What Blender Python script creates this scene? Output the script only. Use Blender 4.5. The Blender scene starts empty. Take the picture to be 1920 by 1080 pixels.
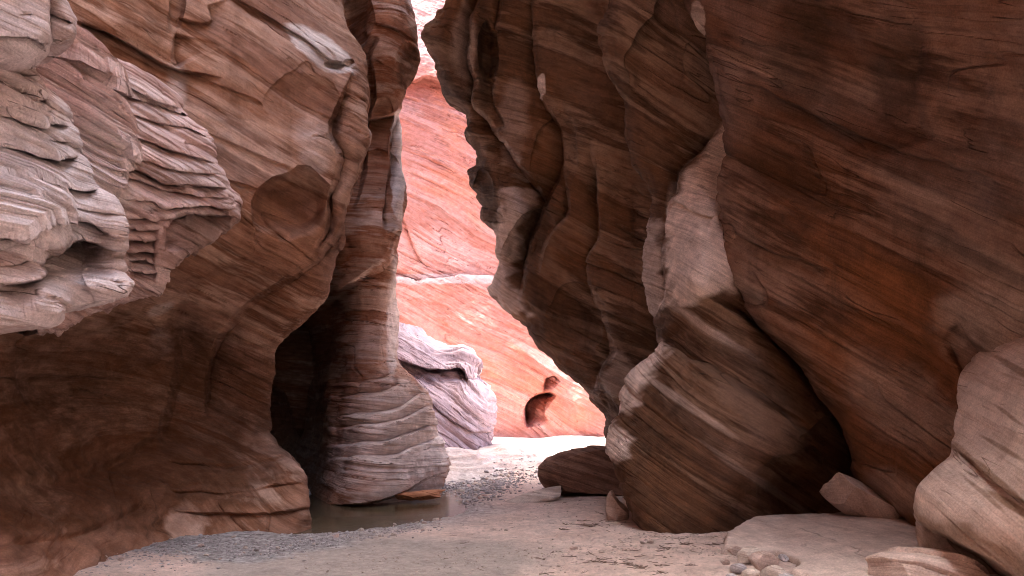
import bpy, math, random
import numpy as np

# ------------------------------------------------------------------ basics
QL = 1.0      # mesh coarseness, 1 = full
F = 1500.0; CZ = 1.6; HV = 760.0
sc = bpy.context.scene
col = sc.collection
R = math.radians

def link(o):
    col.objects.link(o); return o

def tag(o, label=None, cat=None, group=None, kind=None):
    if label: o['label'] = label
    if cat: o['category'] = cat
    if group: o['group'] = group
    if kind: o['kind'] = kind
    return o

def W(u, v, d):
    """a point of the place, given from its bearing and its distance down the canyon"""
    return np.stack([(u - 960.0) * d / F, d + 0 * u, CZ - (v - HV) * d / F], -1)

# ------------------------------------------------------------------ noise
def _hash(ix, iy, iz, seed):
    n = ix.astype(np.uint32)*np.uint32(374761393) + iy.astype(np.uint32)*np.uint32(668265263) + iz.astype(np.uint32)*np.uint32(2147483647) + np.uint32((seed*974634777) & 0xFFFFFFFF)
    n = (n ^ (n >> np.uint32(13)))*np.uint32(1274126177)
    n = (n ^ (n >> np.uint32(16)))*np.uint32(2246822519)
    return n ^ (n >> np.uint32(15))

def rnd(ix, iy=0, iz=0, seed=0):
    ix = np.asarray(ix).astype(np.int32)
    iy = np.asarray(iy).astype(np.int32) + 0*ix
    iz = np.asarray(iz).astype(np.int32) + 0*ix
    return _hash(ix, iy, iz, seed)/4294967295.0

def vnoise(x, y, z, seed=0):
    """value noise about -1..1"""
    x, y, z = np.broadcast_arrays(np.asarray(x, np.float32), np.asarray(y, np.float32), np.asarray(z, np.float32))
    x0 = np.floor(x); y0 = np.floor(y); z0 = np.floor(z)
    fx = x - x0; fy = y - y0; fz = z - z0
    x0 = x0.astype(np.int32); y0 = y0.astype(np.int32); z0 = z0.astype(np.int32)
    fx = fx*fx*fx*(fx*(fx*6-15)+10); fy = fy*fy*fy*(fy*(fy*6-15)+10); fz = fz*fz*fz*(fz*(fz*6-15)+10)
    hx = [(x0+k).astype(np.uint32)*np.uint32(374761393) for k in (0, 1)]
    hy = [(y0+k).astype(np.uint32)*np.uint32(668265263) for k in (0, 1)]
    hz = [(z0+k).astype(np.uint32)*np.uint32(2147483647) + np.uint32((seed*974634777) & 0xFFFFFFFF) for k in (0, 1)]
    def g(a, b, c):
        n = hx[a]+hy[b]+hz[c]
        n = (n ^ (n >> np.uint32(13)))*np.uint32(1274126177)
        n = (n ^ (n >> np.uint32(16)))*np.uint32(2246822519)
        n = n ^ (n >> np.uint32(15))
        return n.astype(np.float32)
    def lx(b, c): a0 = g(0, b, c); return a0 + (g(1, b, c)-a0)*fx
    def ly(c): a0 = lx(0, c); return a0 + (lx(1, c)-a0)*fy
    a0 = ly(0)
    return (a0 + (ly(1)-a0)*fz)*np.float32(1/2147483647.5) - 1

def fbm(P, s, oct=3, seed=0, an=(1, 1, 1)):
    r = 0; a = 1.0; t = 0
    for k in range(oct):
        f = s * 2.03 ** k
        r = r + a * vnoise(P[..., 0]*f*an[0] + 13.7*k, P[..., 1]*f*an[1] + 5.1*k, P[..., 2]*f*an[2] + 9.3*k, seed + k)
        t += a; a *= 0.5
    return r / t

def sstep(a, b, x):
    t = np.clip((x - a) / (b - a), 0, 1); return t*t*(3 - 2*t)

# ------------------------------------------------------------------ curves
def crv(pts, v):
    """smooth curve u(v) through (v,u) points (monotone cubic-ish)"""
    p = np.array(sorted(pts), float)
    x, y = p[:, 0], p[:, 1]
    h = np.diff(x); dl = np.diff(y) / h
    m = np.zeros(len(x)); m[0] = dl[0]; m[-1] = dl[-1]
    m[1:-1] = np.where(dl[:-1]*dl[1:] > 0, 2*dl[:-1]*dl[1:]/(dl[:-1]+dl[1:] + 1e-9*np.sign(dl[:-1])), 0)
    m[1:-1] = 0.6*m[1:-1] + 0.4*(dl[:-1] + dl[1:])/2
    i = np.clip(np.searchsorted(x, v) - 1, 0, len(h)-1)
    t = np.clip((v - x[i]) / h[i], 0, 1)
    return ((2*t**3-3*t**2+1)*y[i] + (t**3-2*t**2+t)*h[i]*m[i] + (-2*t**3+3*t**2)*y[i+1] + (t**3-t**2)*h[i]*m[i+1])

def tps(hints):
    H = np.array(hints, float); X = H[:, :2] / 1000.0; n = len(X)
    def ph(r2): return np.where(r2 > 0, 0.5 * r2 * np.log(r2 + 1e-12), 0)
    K = ph(((X[:, None] - X[None])**2).sum(-1)) + 2e-4*np.eye(n)
    Pm = np.hstack([np.ones((n, 1)), X])
    A = np.block([[K, Pm], [Pm.T, np.zeros((3, 3))]])
    s = np.linalg.solve(A, np.concatenate([H[:, 2], np.zeros(3)]))
    lo, hi = H[:, 2].min() - .8, H[:, 2].max() + .8
    def f(u, v):
        r = s[n] + s[n+1]*u/1000 + s[n+2]*v/1000
        for k in range(n):
            r = r + s[k]*ph((u/1000-X[k, 0])**2 + (v/1000-X[k, 1])**2)
        return np.clip(r, lo, hi)
    return f

def sdist(poly, u, v):
    """distance to a polyline and the side (+ = right of its direction of travel, on the image), and fade at ends"""
    u = np.asarray(u, np.float32); v = np.asarray(v, np.float32)
    best = np.full(u.shape, 1e9, np.float32); side = np.zeros(u.shape, np.float32); tt = np.zeros(u.shape, np.float32)
    L = 0; n = len(poly)
    for k in range(n-1):
        ax, ay = poly[k]; bx, by = poly[k+1]
        dx, dy = bx-ax, by-ay; ll = dx*dx+dy*dy
        t = ((u-ax)*dx + (v-ay)*dy)/ll
        tc = np.clip(t, 0, 1)
        px = u-(ax+tc*dx); py = v-(ay+tc*dy)
        d = np.sqrt(px*px+py*py)
        m = d < best
        s = -(dy*(u-ax) - dx*(v-ay))     # >0 : to the right when walking in image (v down)
        best = np.where(m, d, best); side = np.where(m, np.sign(s), side)
        tt = np.where(m, (k + tc)/(n-1), tt)
    return best, side, tt

# ------------------------------------------------------------------ rock sculpting
def smooth_poly(poly, n=6):
    p = np.array(poly, float)
    if len(p) < 3: return poly
    out = []
    for i in range(len(p)-1):
        p0 = p[max(i-1, 0)]; p1 = p[i]; p2 = p[i+1]; p3 = p[min(i+2, len(p)-1)]
        for k in range(n):
            t = k/n
            out.append(tuple(0.5*((2*p1)+(-p0+p2)*t+(2*p0-5*p1+4*p2-p3)*t*t+(-p0+3*p1-3*p2+p3)*t**3)))
    out.append(tuple(p[-1])); return out

def sculpt(u, v, ops):
    d = np.zeros(u.shape)
    for op in ops:
        k = op[0]
        if k == 'dent':     # sharp rimmed scoop: u v ru rv rot amount
            _, cu, cv, ru, rv, rot, amt = op[:7]
            c, s = math.cos(R(rot)), math.sin(R(rot))
            a = ((u-cu)*c + (v-cv)*s)/ru; b = (-(u-cu)*s + (v-cv)*c)/rv
            b = b + 0.25*(1-a*a)*0
            w = 0.20*vnoise(u/38+cu, v/38, u*0, 7) + .02*vnoise(u/12, v/12, u*0, 8)
            r = np.sqrt(a*a+b*b)*(1+w)
            sh = np.sqrt(np.clip(1-r*r, 0, 1))
            # steep upper rim, gentle lower rim
            e = sstep(0, .5, 1-r)
            up = sstep(.75, -.5, b)
            d += amt*(sh*up*.85 + e**1.5*(1-up)*.5)
        elif k == 'bump':   # soft
            _, cu, cv, ru, rv, rot, amt = op[:7]
            c, s = math.cos(R(rot)), math.sin(R(rot))
            a = ((u-cu)*c + (v-cv)*s)/ru; b = (-(u-cu)*s + (v-cv)*c)/rv
            d -= amt*np.exp(-(a*a+b*b)*1.5)
        elif k == 'step':   # a ridge line: behind it (side sg) the rock drops back by A and recovers over w px
            _, poly, A, w, sg = op[:5]
            ramp = op[5] if len(op) > 5 else 7.0
            q, side, t = sdist(smooth_poly(poly, 5), u, v)
            q = q + 3.0*vnoise(u/34, v/34, u*0+3, 11) + .7*vnoise(u/12, v/12, u*0+3, 12)
            q = np.maximum(q, 0)
            on = (side*sg > 0)
            fade = np.minimum(sstep(-0.001, .16, t), sstep(-0.001, .16, 1-t))
            d += np.where(on, A*sstep(0, ramp, q)*np.exp(-np.maximum(q-ramp, 0)/w)*fade, 0)
            # slight lip on the near side
            d -= np.where(on, 0, .03*abs(A)*np.exp(-q/(0.6*w))*fade)
    return d

def layers(h, P, t, seed, chunk=1.2):
    """stacked beds of uneven thickness: how far each bed stands out (0..1), with a sharp foot"""
    hw = h/t + 0.9*vnoise(h/t*0.37, h*0, h*0, seed+5)
    i = np.floor(hw); f = hw - i
    r = rnd(i, seed=seed)
    c = vnoise(P[..., 0]*chunk, P[..., 1]*chunk*.35, i*3.1, seed+1)
    c2 = vnoise(P[..., 0]*chunk*2.5, P[..., 1]*chunk*.6, i*5.3, seed+2)
    pr = r*0.6 + 0.3 + 0.28*c + .10*c2
    # f=0 is the foot of the bed (sharp undercut), f=1 its top (rounded back)
    prof = sstep(0.0, 0.09, f) * (1 - 0.6*f)
    return pr*prof, i

def strata_h(P, nrm, warp, seed):
    w = vnoise(P[..., 0]*.35, P[..., 1]*.35, P[..., 2]*.35, seed)*warp + vnoise(P[..., 0]*1.1, P[..., 1]*1.1, P[..., 2]*1.1, seed+1)*warp*.08
    return (P[..., 0]*nrm[0] + P[..., 1]*nrm[1] + P[..., 2]*nrm[2]) + w

def grid_mesh(name, P, mat, attrs=None, smooth=True, flip=False):
    nr, nc = P.shape[:2]
    me = bpy.data.meshes.new(name)
    me.vertices.add(nr*nc); me.vertices.foreach_set('co', P.reshape(-1).astype(np.float32))
    idx = np.arange(nr*nc).reshape(nr, nc)
    q = np.stack([idx[:-1, :-1], idx[1:, :-1], idx[1:, 1:], idx[:-1, 1:]], -1).reshape(-1, 4)
    if flip: q = q[:, ::-1]
    nf = len(q)
    me.loops.add(nf*4); me.loops.foreach_set('vertex_index', q.reshape(-1).astype(np.int32))
    me.polygons.add(nf)
    me.polygons.foreach_set('loop_start', (np.arange(nf)*4).astype(np.int32))
    me.polygons.foreach_set('loop_total', np.full(nf, 4, np.int32))
    me.polygons.foreach_set('use_smooth', np.full(nf, smooth))
    for k, a in (attrs or {}).items():
        at = me.attributes.new(k, 'FLOAT', 'POINT'); at.data.foreach_set('value', a.reshape(-1).astype(np.float32))
    me.update(); me.validate()
    o = bpy.data.objects.new(name, me); o.data.materials.append(mat)
    return link(o)

def gnormals(P):
    a = np.gradient(P, axis=0); b = np.gradient(P, axis=1)
    n = np.cross(a, b); n /= (np.linalg.norm(n, axis=-1, keepdims=True) + 1e-9)
    return n

def patches(u, v, P, ls, seed, soft=0.0):
    m = np.zeros(u.shape)
    nz = fbm(P, 2.2, 4, seed, (1, 1, 3)) if ls else None
    for it in ls:
        if len(it) == 2:            # an outline
            poly, a = it
            px, py = zip(*poly); x0, x1, y0, y1 = min(px)-30, max(px)+30, min(py)-30, max(py)+30
            box = (u > x0) & (u < x1) & (v > y0) & (v < y1)
            if not box.any(): continue
            uu, vv = u[box], v[box]
            q = sdist(list(poly)+[poly[0]], uu, vv)[0]; q = np.where(inpoly(poly, uu, vv), -q, q) + 20*nz[box]
            m[box] = np.maximum(m[box], a*sstep(9, -11, q)); continue
        (cu, cv, ru, rv, rot, a) = it
        c, s = math.cos(R(rot)), math.sin(R(rot))
        x = ((u-cu)*c + (v-cv)*s)/ru; y = (-(u-cu)*s + (v-cv)*c)/rv
        so_ = soft if a > .6 else max(soft, .3)
        r = np.sqrt(x*x+y*y) + .32*nz
        m = np.maximum(m, a*sstep(1.12+so_, .92-so_, r))
    return m

def inpoly(poly, x, y):
    r = np.zeros(x.shape, bool); n = len(poly)
    for i in range(n):
        x1, y1 = poly[i]; x2, y2 = poly[(i+1) % n]
        c = ((y1 > y) != (y2 > y)) & (x < (x2-x1)*(y-y1)/(y2-y1+1e-12)+x1)
        r ^= c
    return r

def rock_sheet(name, mat, side, edge, outer, hints, label, cat, ops=(), T=1.5, Rr=.35, Rpx=45,
               v0=-600, v1=1130, dv=2.0, du=2.0, nrm=(.35, 0, .93), warp=.35, ledge=(0.0, .3), ledge_fn=None,
               fine=.012, lump=.10, seed=1, back=2.2, pale=(), dark=(), jag=4.0, group=None, flute=0.0):
    vs = np.concatenate([np.arange(v0, -40, 9.0), np.arange(max(-40, v0), v1, dv*QL)])
    ue = crv(edge, vs)
    ue = ue + jag*vnoise(vs/55, vs*0, vs*0, seed+50) + jag*.5*vnoise(vs/17, vs*0, vs*0, seed+51) + jag*.25*vnoise(vs/7, vs*0, vs*0, seed+52)
    uo = crv(outer, vs)
    sg = 1.0 if side == 'L' else -1.0
    wmax = np.max(np.abs(np.where(vs > -60, ue-uo, 0)))
    n = int(min(760, wmax/du)/QL)
    # denser near the edge
    s = np.linspace(0, 1, n); s = 1-(1-s)**1.15
    U = uo[:, None] + (ue-uo)[:, None]*s[None]
    V = np.repeat(vs[:, None], n, 1)
    f = tps(hints)
    D = f(U, V)
    Db0 = D
    D = D + sculpt(U, V, ops)
    # the rock turns away at its free edge
    pts = [(a, b) for a, b in zip(ue[::6], vs[::6])]
    step = max(1, len(pts)//150)
    q = sdist(pts[::step] + [pts[-1]], U, V)[0]
    q = np.minimum(q, np.abs(ue[:, None]-U))
    t = np.clip(q/Rpx, 0, 1)
    D = D + Rr*(1-np.sqrt(1-(1-t)**2+1e-6))
    # then runs back out of sight
    nb = 34
    ph = (np.arange(1, nb+1)/nb)
    Ub = ue[:, None] - sg*(ph[None]**1.6)*120*back
    Vb = np.repeat(vs[:, None], nb, 1)
    Db = D[:, -1:] + T*(ph[None]**.9)
    # keep the world height while going back
    Z = CZ - (Vb-HV)*D[:, -1:]/F
    Vb = HV + (CZ-Z)*F/Db
    Ux = Ub
    P = np.concatenate([W(U, V, D), W(Ux, Vb, Db)], 1)
    Uall = np.concatenate([U, Ux], 1); Vall = np.concatenate([V, Vb], 1)
    N = gnormals(P)
    Ns = gnormals(np.concatenate([W(U, V, Db0 + (D[:, -1:]-Db0[:, -1:])*0 + Rr*(1-np.sqrt(1-(1-t)**2+1e-6))), P[:, n:]], 1))
    N = .35*N + .65*Ns; N /= np.linalg.norm(N, axis=-1, keepdims=True) + 1e-9
    if side == 'L': N = -N
    # make sure normals look to the viewer on the front
    ctr = N[len(vs)//2, n//2]
    if ctr[1] > 0: N = -N
    Pb = P.copy(); Pb[:, :n] = .3*P[:, :n] + .7*W(U, V, Db0)
    h = strata_h(Pb, nrm, warp, seed)
    A, tk = ledge
    msk = (ledge_fn(Uall, Vall) if ledge_fn else 1.0)*(.45 + 1.3*sstep(-.05, .35, fbm(P, .55, 2, seed+61)))
    disp = lump*fbm(P, .9, 4, seed+3) + lump*.5*fbm(P, 2.6, 3, seed+9)
    if flute: disp = disp + flute*fbm(P, 1.3, 2, seed+31, (1, 1, .25))
    l1, _ = layers(h, P, tk, seed+20, .45); l2, _ = layers(h + .03*vnoise(P[..., 0]*2, P[..., 1]*2, P[..., 2]*2, seed), P, tk*.31, seed+21, .8)
    l3, i3 = layers(h, P, tk*.11, seed+22, 1.2)
    disp = disp + msk*A*(l1*.62 + l2*.27 + l3*.11)
    # thin bedding: hairline grooves, softly worn
    Q = np.stack([P[..., 0]*.35, P[..., 1]*.35, h], -1)
    g = fbm(Q, 9.0, 3, seed+40)
    disp = disp + fine*g*1.2
    crack = vnoise(P[..., 0]*.5, P[..., 1]*.5, h*4.2, seed+41)
    cm = sstep(.1, .45, vnoise(P[..., 0]*.9, P[..., 1]*.9, h*2.1, seed+42))
    disp = disp - fine*3.2*sstep(.035, 0, np.abs(crack))*cm
    P = P + N*disp[..., None]
    h = strata_h(Pb + .5*N*disp[..., None], nrm, warp, seed)
    att = {'h': h, 'pale': patches(Uall, Vall, P, pale, seed), 'dark': patches(Uall, Vall, P, dark, seed+3, .16)}
    o = grid_mesh(name, P, mat, att, smooth=False, flip=(side == 'L'))
    tag(o, label, cat, group)
    return o

# ------------------------------------------------------------------ materials
def node_mat(name):
    m = bpy.data.materials.new(name); m.use_nodes = True
    nt = m.node_tree; nt.nodes.clear()
    out = nt.nodes.new('ShaderNodeOutputMaterial'); b = nt.nodes.new('ShaderNodeBsdfPrincipled')
    nt.links.new(b.outputs[0], out.inputs[0])
    return m, nt, b

def N_(nt, t, **k):
    n = nt.nodes.new(t)
    for a, v in k.items(): setattr(n, a, v)
    return n

def noise(nt, vec, scale, detail=4, rough=.55):
    n = N_(nt, 'ShaderNodeTexNoise'); n.inputs['Scale'].default_value = scale
    n.inputs['Detail'].default_value = detail; n.inputs['Roughness'].default_value = rough
    nt.links.new(vec, n.inputs['Vector']); return n.outputs['Fac']

def ramp(nt, fac, stops, interp='LINEAR'):
    r = N_(nt, 'ShaderNodeValToRGB'); e = r.color_ramp.elements
    r.color_ramp.interpolation = interp
    while len(e) < len(stops): e.new(.5)
    for i, (p, c) in enumerate(stops):
        e[i].position = p; e[i].color = (c[0], c[1], c[2], 1) if not np.isscalar(c) else (c, c, c, 1)
    nt.links.new(fac, r.inputs[0]); return r.outputs[0]

def mix(nt, fac, a, b, mode='MIX'):
    m = N_(nt, 'ShaderNodeMix'); m.data_type = 'RGBA'; m.blend_type = mode
    if isinstance(fac, (int, float)): m.inputs[0].default_value = fac
    else: nt.links.new(fac, m.inputs[0])
    for s, x in ((6, a), (7, b)):
        if isinstance(x, tuple): m.inputs[s].default_value = (*x, 1)
        else: nt.links.new(x, m.inputs[s])
    return m.outputs[2]

def math_(nt, op, a, b=None):
    m = N_(nt, 'ShaderNodeMath', operation=op)
    for i, x in enumerate((a, b)):
        if x is None: continue
        if isinstance(x, (int, float)): m.inputs[i].default_value = x
        else: nt.links.new(x, m.inputs[i])
    return m.outputs[0]

def rock_mat(name, c_lo, c_mid, c_hi, c_pale, c_dark, band=1.0, stain=.5, bump=.5, vein=.35, fs=1.0, dust=.0, fc=1.0, t1=None, t2=None, tint=.5, crk=.7):
    m, nt, b = node_mat(name)
    geo = N_(nt, 'ShaderNodeNewGeometry'); pos = geo.outputs['Position']
    ah = N_(nt, 'ShaderNodeAttribute', attribute_name='h').outputs['Fac']
    ap = N_(nt, 'ShaderNodeAttribute', attribute_name='pale').outputs['Fac']
    ad = N_(nt, 'ShaderNodeAttribute', attribute_name='dark').outputs['Fac']
    sx = N_(nt, 'ShaderNodeSeparateXYZ'); nt.links.new(pos, sx.inputs[0])
    def bed(kx, kh):
        c = N_(nt, 'ShaderNodeCombineXYZ')
        nt.links.new(math_(nt, 'MULTIPLY', sx.outputs[0], kx), c.inputs[0])
        nt.links.new(math_(nt, 'MULTIPLY', sx.outputs[1], kx), c.inputs[1])
        nt.links.new(math_(nt, 'MULTIPLY', ah, kh), c.inputs[2]); return c.outputs[0]
    broad = noise(nt, bed(.10, 1.0), 2.2*band, 6, .62)
    c = ramp(nt, broad, [(.32, c_lo), (.44, c_mid), (.50, c_lo), (.56, c_hi), (.66, c_mid), (.74, c_hi)])
    fine = noise(nt, bed(.10, 3.2), 7.0*fs, 8, .74)
    calm = ramp(nt, noise(nt, bed(.6, 1.0), .9, 3, .5), [(.40, .25), (.58, 1.0)])
    c = mix(nt, calm, c, ramp(nt, fine, [(.32, (1-.52*fc, 1-.57*fc, 1-.60*fc)), (.46, (.95, .94, .93)), (.54, (1.05, 1.04, 1.03)), (.68, (1+.38*fc, 1+.34*fc, 1+.3*fc))]), 'MULTIPLY')
    hair = noise(nt, bed(.13, 9.0), 6.0*fs, 5, .65)
    hm = math_(nt, 'MULTIPLY', ramp(nt, hair, [(.57, 0.0), (.66, 1.0)]), vein)
    c = mix(nt, hm, c, c_dark)
    if t1:
        tn = noise(nt, bed(.6, 1.0), .5, 5, .6)
        c = mix(nt, math_(nt, 'MULTIPLY', ramp(nt, tn, [(.50, 0.0), (.60, 1.0)]), tint), c, mix(nt, 1.0, t1, ramp(nt, fine, [(.32, .6), (.68, 1.35)]), 'MULTIPLY'))
        c = mix(nt, math_(nt, 'MULTIPLY', ramp(nt, tn, [(.36, 1.0), (.46, 0.0)]), tint), c, mix(nt, 1.0, t2, ramp(nt, fine, [(.32, .6), (.68, 1.35)]), 'MULTIPLY'))
    # thin open partings between beds
    ck = noise(nt, bed(.16, 1.6), 2.6*fs, 3, .5)
    ckm = ramp(nt, math_(nt, 'ABSOLUTE', math_(nt, 'SUBTRACT', ck, .5)), [(.0, 1.0), (.0075, 0.0)])
    ckb = math_(nt, 'MULTIPLY', ckm, ramp(nt, noise(nt, bed(1.0, 1.0), 1.3, 4, .6), [(.50, 0.0), (.56, 1.0)]))
    c = mix(nt, math_(nt, 'MULTIPLY', ckb, crk), c, tuple(x*.5 for x in c_dark))
    # weathering that ignores the beds
    st = noise(nt, pos, .55, 6, .62)
    c = mix(nt, math_(nt, 'MULTIPLY', ramp(nt, st, [(.50, 0.0), (.68, 1.0)]), stain), c, tuple(x*.55 for x in c_mid))
    # vertical wash streaks
    mp = N_(nt, 'ShaderNodeMapping'); mp.inputs['Scale'].default_value = (2.2, 2.2, .35); nt.links.new(pos, mp.inputs[0])
    ws = noise(nt, mp.outputs[0], 1.1, 7, .7)
    c = mix(nt, math_(nt, 'MULTIPLY', ramp(nt, ws, [(.53, 0.0), (.70, 1.0)]), stain*.8), c, c_dark)
    # bleached and varnished places, plus painted highlights and recess shade
    grain = noise(nt, bed(.6, 2.0), 5.0, 6, .7)
    pm = math_(nt, 'MULTIPLY', ap, ramp(nt, grain, [(.25, .55), (.55, 1.0)]))
    c = mix(nt, pm, c, mix(nt, 1.0, c_pale, ramp(nt, fine, [(.32, (.52, .48, .47)), (.46, (.9, .89, .88)), (.62, (1.15, 1.15, 1.15))]), 'MULTIPLY'))
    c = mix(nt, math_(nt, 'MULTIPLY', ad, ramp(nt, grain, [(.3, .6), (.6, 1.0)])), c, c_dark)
    c = mix(nt, 1.0, c, ramp(nt, noise(nt, pos, 5, 6, .7), [(.3, .80), (.7, 1.20)]), 'MULTIPLY')
    sp = noise(nt, pos, 60, 3, .7)
    c = mix(nt, 1.0, c, ramp(nt, sp, [(.3, .78), (.7, 1.2)]), 'MULTIPLY')
    nt.links.new(c, b.inputs['Base Color'])
    b.inputs['Roughness'].default_value = .9
    b.inputs['Specular IOR Level'].default_value = .18
    # relief
    hgt = math_(nt, 'ADD', math_(nt, 'MULTIPLY', fine, .6), math_(nt, 'MULTIPLY', hair, .25))
    hgt = math_(nt, 'ADD', hgt, math_(nt, 'MULTIPLY', noise(nt, pos, 9, 8, .7), .5))
    hgt = math_(nt, 'SUBTRACT', hgt, math_(nt, 'MULTIPLY', ckb, .6))
    bp = N_(nt, 'ShaderNodeBump'); bp.inputs['Strength'].default_value = bump; bp.inputs['Distance'].default_value = .05
    nt.links.new(hgt, bp.inputs['Height']); nt.links.new(bp.outputs[0], b.inputs['Normal'])
    return m

M_left = rock_mat('left_sandstone', (.19, .085, .045), (.37, .20, .13), (.55, .37, .28), (.70, .65, .63), (.085, .034, .012), stain=.45, vein=.22, fc=.7, crk=.45, t1=(.32, .20, .16), t2=(.38, .17, .09), tint=.5)
M_out = rock_mat('outcrop_sandstone', (.46, .35, .32), (.66, .56, .54), (.77, .70, .70), (.76, .76, .80), (.15, .085, .05), stain=.06, bump=.8, vein=.3, fc=.7, crk=.9)
M_outb = rock_mat('outcrop_pink_sandstone', (.44, .29, .25), (.65, .49, .46), (.74, .60, .57), (.74, .69, .69), (.15, .085, .05), stain=.10, bump=.8, vein=.3, fc=.8, crk=.9)
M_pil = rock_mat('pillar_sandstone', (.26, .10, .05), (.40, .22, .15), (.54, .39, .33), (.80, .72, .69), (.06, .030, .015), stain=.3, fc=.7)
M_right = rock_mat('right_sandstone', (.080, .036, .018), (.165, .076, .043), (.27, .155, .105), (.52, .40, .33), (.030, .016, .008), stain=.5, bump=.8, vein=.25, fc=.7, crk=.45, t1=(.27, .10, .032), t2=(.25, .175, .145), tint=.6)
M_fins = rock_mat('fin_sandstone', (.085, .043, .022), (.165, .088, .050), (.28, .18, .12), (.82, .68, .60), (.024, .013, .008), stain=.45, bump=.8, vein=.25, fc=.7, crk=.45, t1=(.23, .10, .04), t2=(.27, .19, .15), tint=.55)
M_far = rock_mat('far_sandstone', (.40, .15, .115), (.47, .20, .165), (.54, .28, .245), (.56, .43, .42), (.26, .12, .09), stain=.15, bump=.7, vein=.3, band=.45, fs=.32, fc=.75, t1=(.54, .30, .27), t2=(.56, .20, .12), tint=.5)
M_grey = rock_mat('mauve_sandstone', (.30, .21, .22), (.40, .30, .31), (.48, .38, .40), (.5, .45, .45), (.14, .08, .07), stain=.1, bump=.8, band=.6, fs=.5)
M_bulge = rock_mat('pale_sandstone', (.54, .41, .35), (.62, .50, .44), (.68, .56, .50), (.70, .60, .54), (.20, .11, .06), stain=.12, bump=.6, vein=.25, fc=.4, crk=.8)

# ================================================================== THE CANYON WALLS
# ---- left main wall
L2_edge = [(-600, 470), (-300, 580), (0, 645), (50, 652), (90, 672), (130, 684), (165, 686), (230, 682), (262, 688), (300, 668),
           (360, 655), (400, 642), (440, 640), (470, 630), (520, 612), (560, 594), (600, 560), (650, 516), (700, 510), (790, 500),
           (830, 522), (870, 556), (910, 574), (985, 580), (1130, 592)]
L2_ops = [
    ('step', [(120, 24), (200, 60), (260, 92), (330, 128), (420, 142)], .3, 16, 1, 4), ('step', [(330, 30), (390, 40), (386, 10)], .12, 20, 1, 5), ('step', [(325, 60), (318, 100), (330, 130)], .25, 24, -1, 5),
    ('step', [(335, 130), (420, 160), (500, 195)], .08, 12, 1, 4), ('step', [(365, 240), (470, 280), (560, 320)], .06, 12, 1, 4), ('step', [(400, 330), (500, 356)], .05, 12, 1, 4),
    ('step', [(420, -20), (520, 40), (570, 70), (620, 110), (670, 130)], .14, 14, 1, 4), ('step', [(0, 628), (100, 612), (200, 600), (260, 560)], .2, 60, 1, 22),
    ('step', [(20, 690), (120, 700), (220, 690), (330, 640)], .16, 60, 1, 20), ('step', [(0, 905), (120, 890), (220, 850), (300, 790)], .16, 50, 1, 20), ('step', [(0, 1010), (150, 990), (270, 930)], .16, 40, 1, 18),
    ('step', [(655, 130), (628, 200), (612, 250), (632, 300), (614, 370), (606, 430), (585, 470)], .55, 26, -1),
    ('step', [(640, 410), (610, 455), (560, 500), (470, 560), (400, 640), (382, 720), (375, 800)], .45, 45, -1, 12),
    ('step', [(330, 560), (318, 640), (322, 700), (300, 780), (292, 850)], .3, 50, -1, 22),
    ('dent', 572, 205, 62, 78, 25, .2),
    ('dent', 556, 388, 78, 70, -10, .85),
    ('dent', 700, 350, 30, 60, 0, .2),
    ('dent', 622, 124, 20, 11, 8, .35), ('dent', 652, 121, 10, 9, 0, .25),
    ('dent', 330, 20, 16, 60, 8, .25), ('bump', 240, 40, 90, 50, 15, .2),
    ('bump', 555, 640, 60, 60, 0, -.2), ('bump', 600, 100, 70, 40, 30, .22),
    ('bump', 120, 720, 190, 80, -6, -.35), ('bump', 150, 870, 170, 80, -12, -.3), ('bump', 440, 780, 90, 110, 10, -.35),
    ('bump', 345, 640, 40, 70, -5, -.3),
    ('bump', 470, 935, 170, 55, 8, .35), ('step', [(600, 900), (500, 906), (400, 900), (300, 905)], .1, 30, -1, 12), ('step', [(300, 862), (400, 868), (480, 862), (560, 845)], .12, 30, 1, 10), ('step', [(300, 915), (400, 920), (500, 912), (580, 895)], .10, 20, 1, 8), ('step', [(310, 955), (420, 962), (520, 958), (590, 945)], .10, 20, 1, 6),
]
L2_h = [(0, 1150, 6.5), (130, 1080, 7.4), (300, 1000, 9.7), (440, 985, 10.3), (580, 985, 10.6), (0, 1000, 7.0), (0, 850, 8.4), (0, 650, 8.9), (0, 500, 8.4),
        (300, 900, 10.6), (300, 700, 11.4), (300, 570, 10.9), (300, 400, 9.9), (300, 200, 9.7), (300, 0, 9.7), (300, -500, 10.6),
        (0, -500, 7.6), (0, 0, 7.7), (560, 930, 10.9), (520, 850, 11.9), (450, 700, 12.3), (460, 560, 11.7), (600, 400, 11.4),
        (600, 200, 11.2), (600, 0, 11.6), (600, -500, 12.5), (450, 300, 10.6), (450, 0, 10.5), (-500, 1150, 4.4), (-500, 600, 5.6),
        (-500, 0, 5.3), (-500, -500, 5.6), (500, 640, 12.3), (450, 470, 10.9)]
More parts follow.
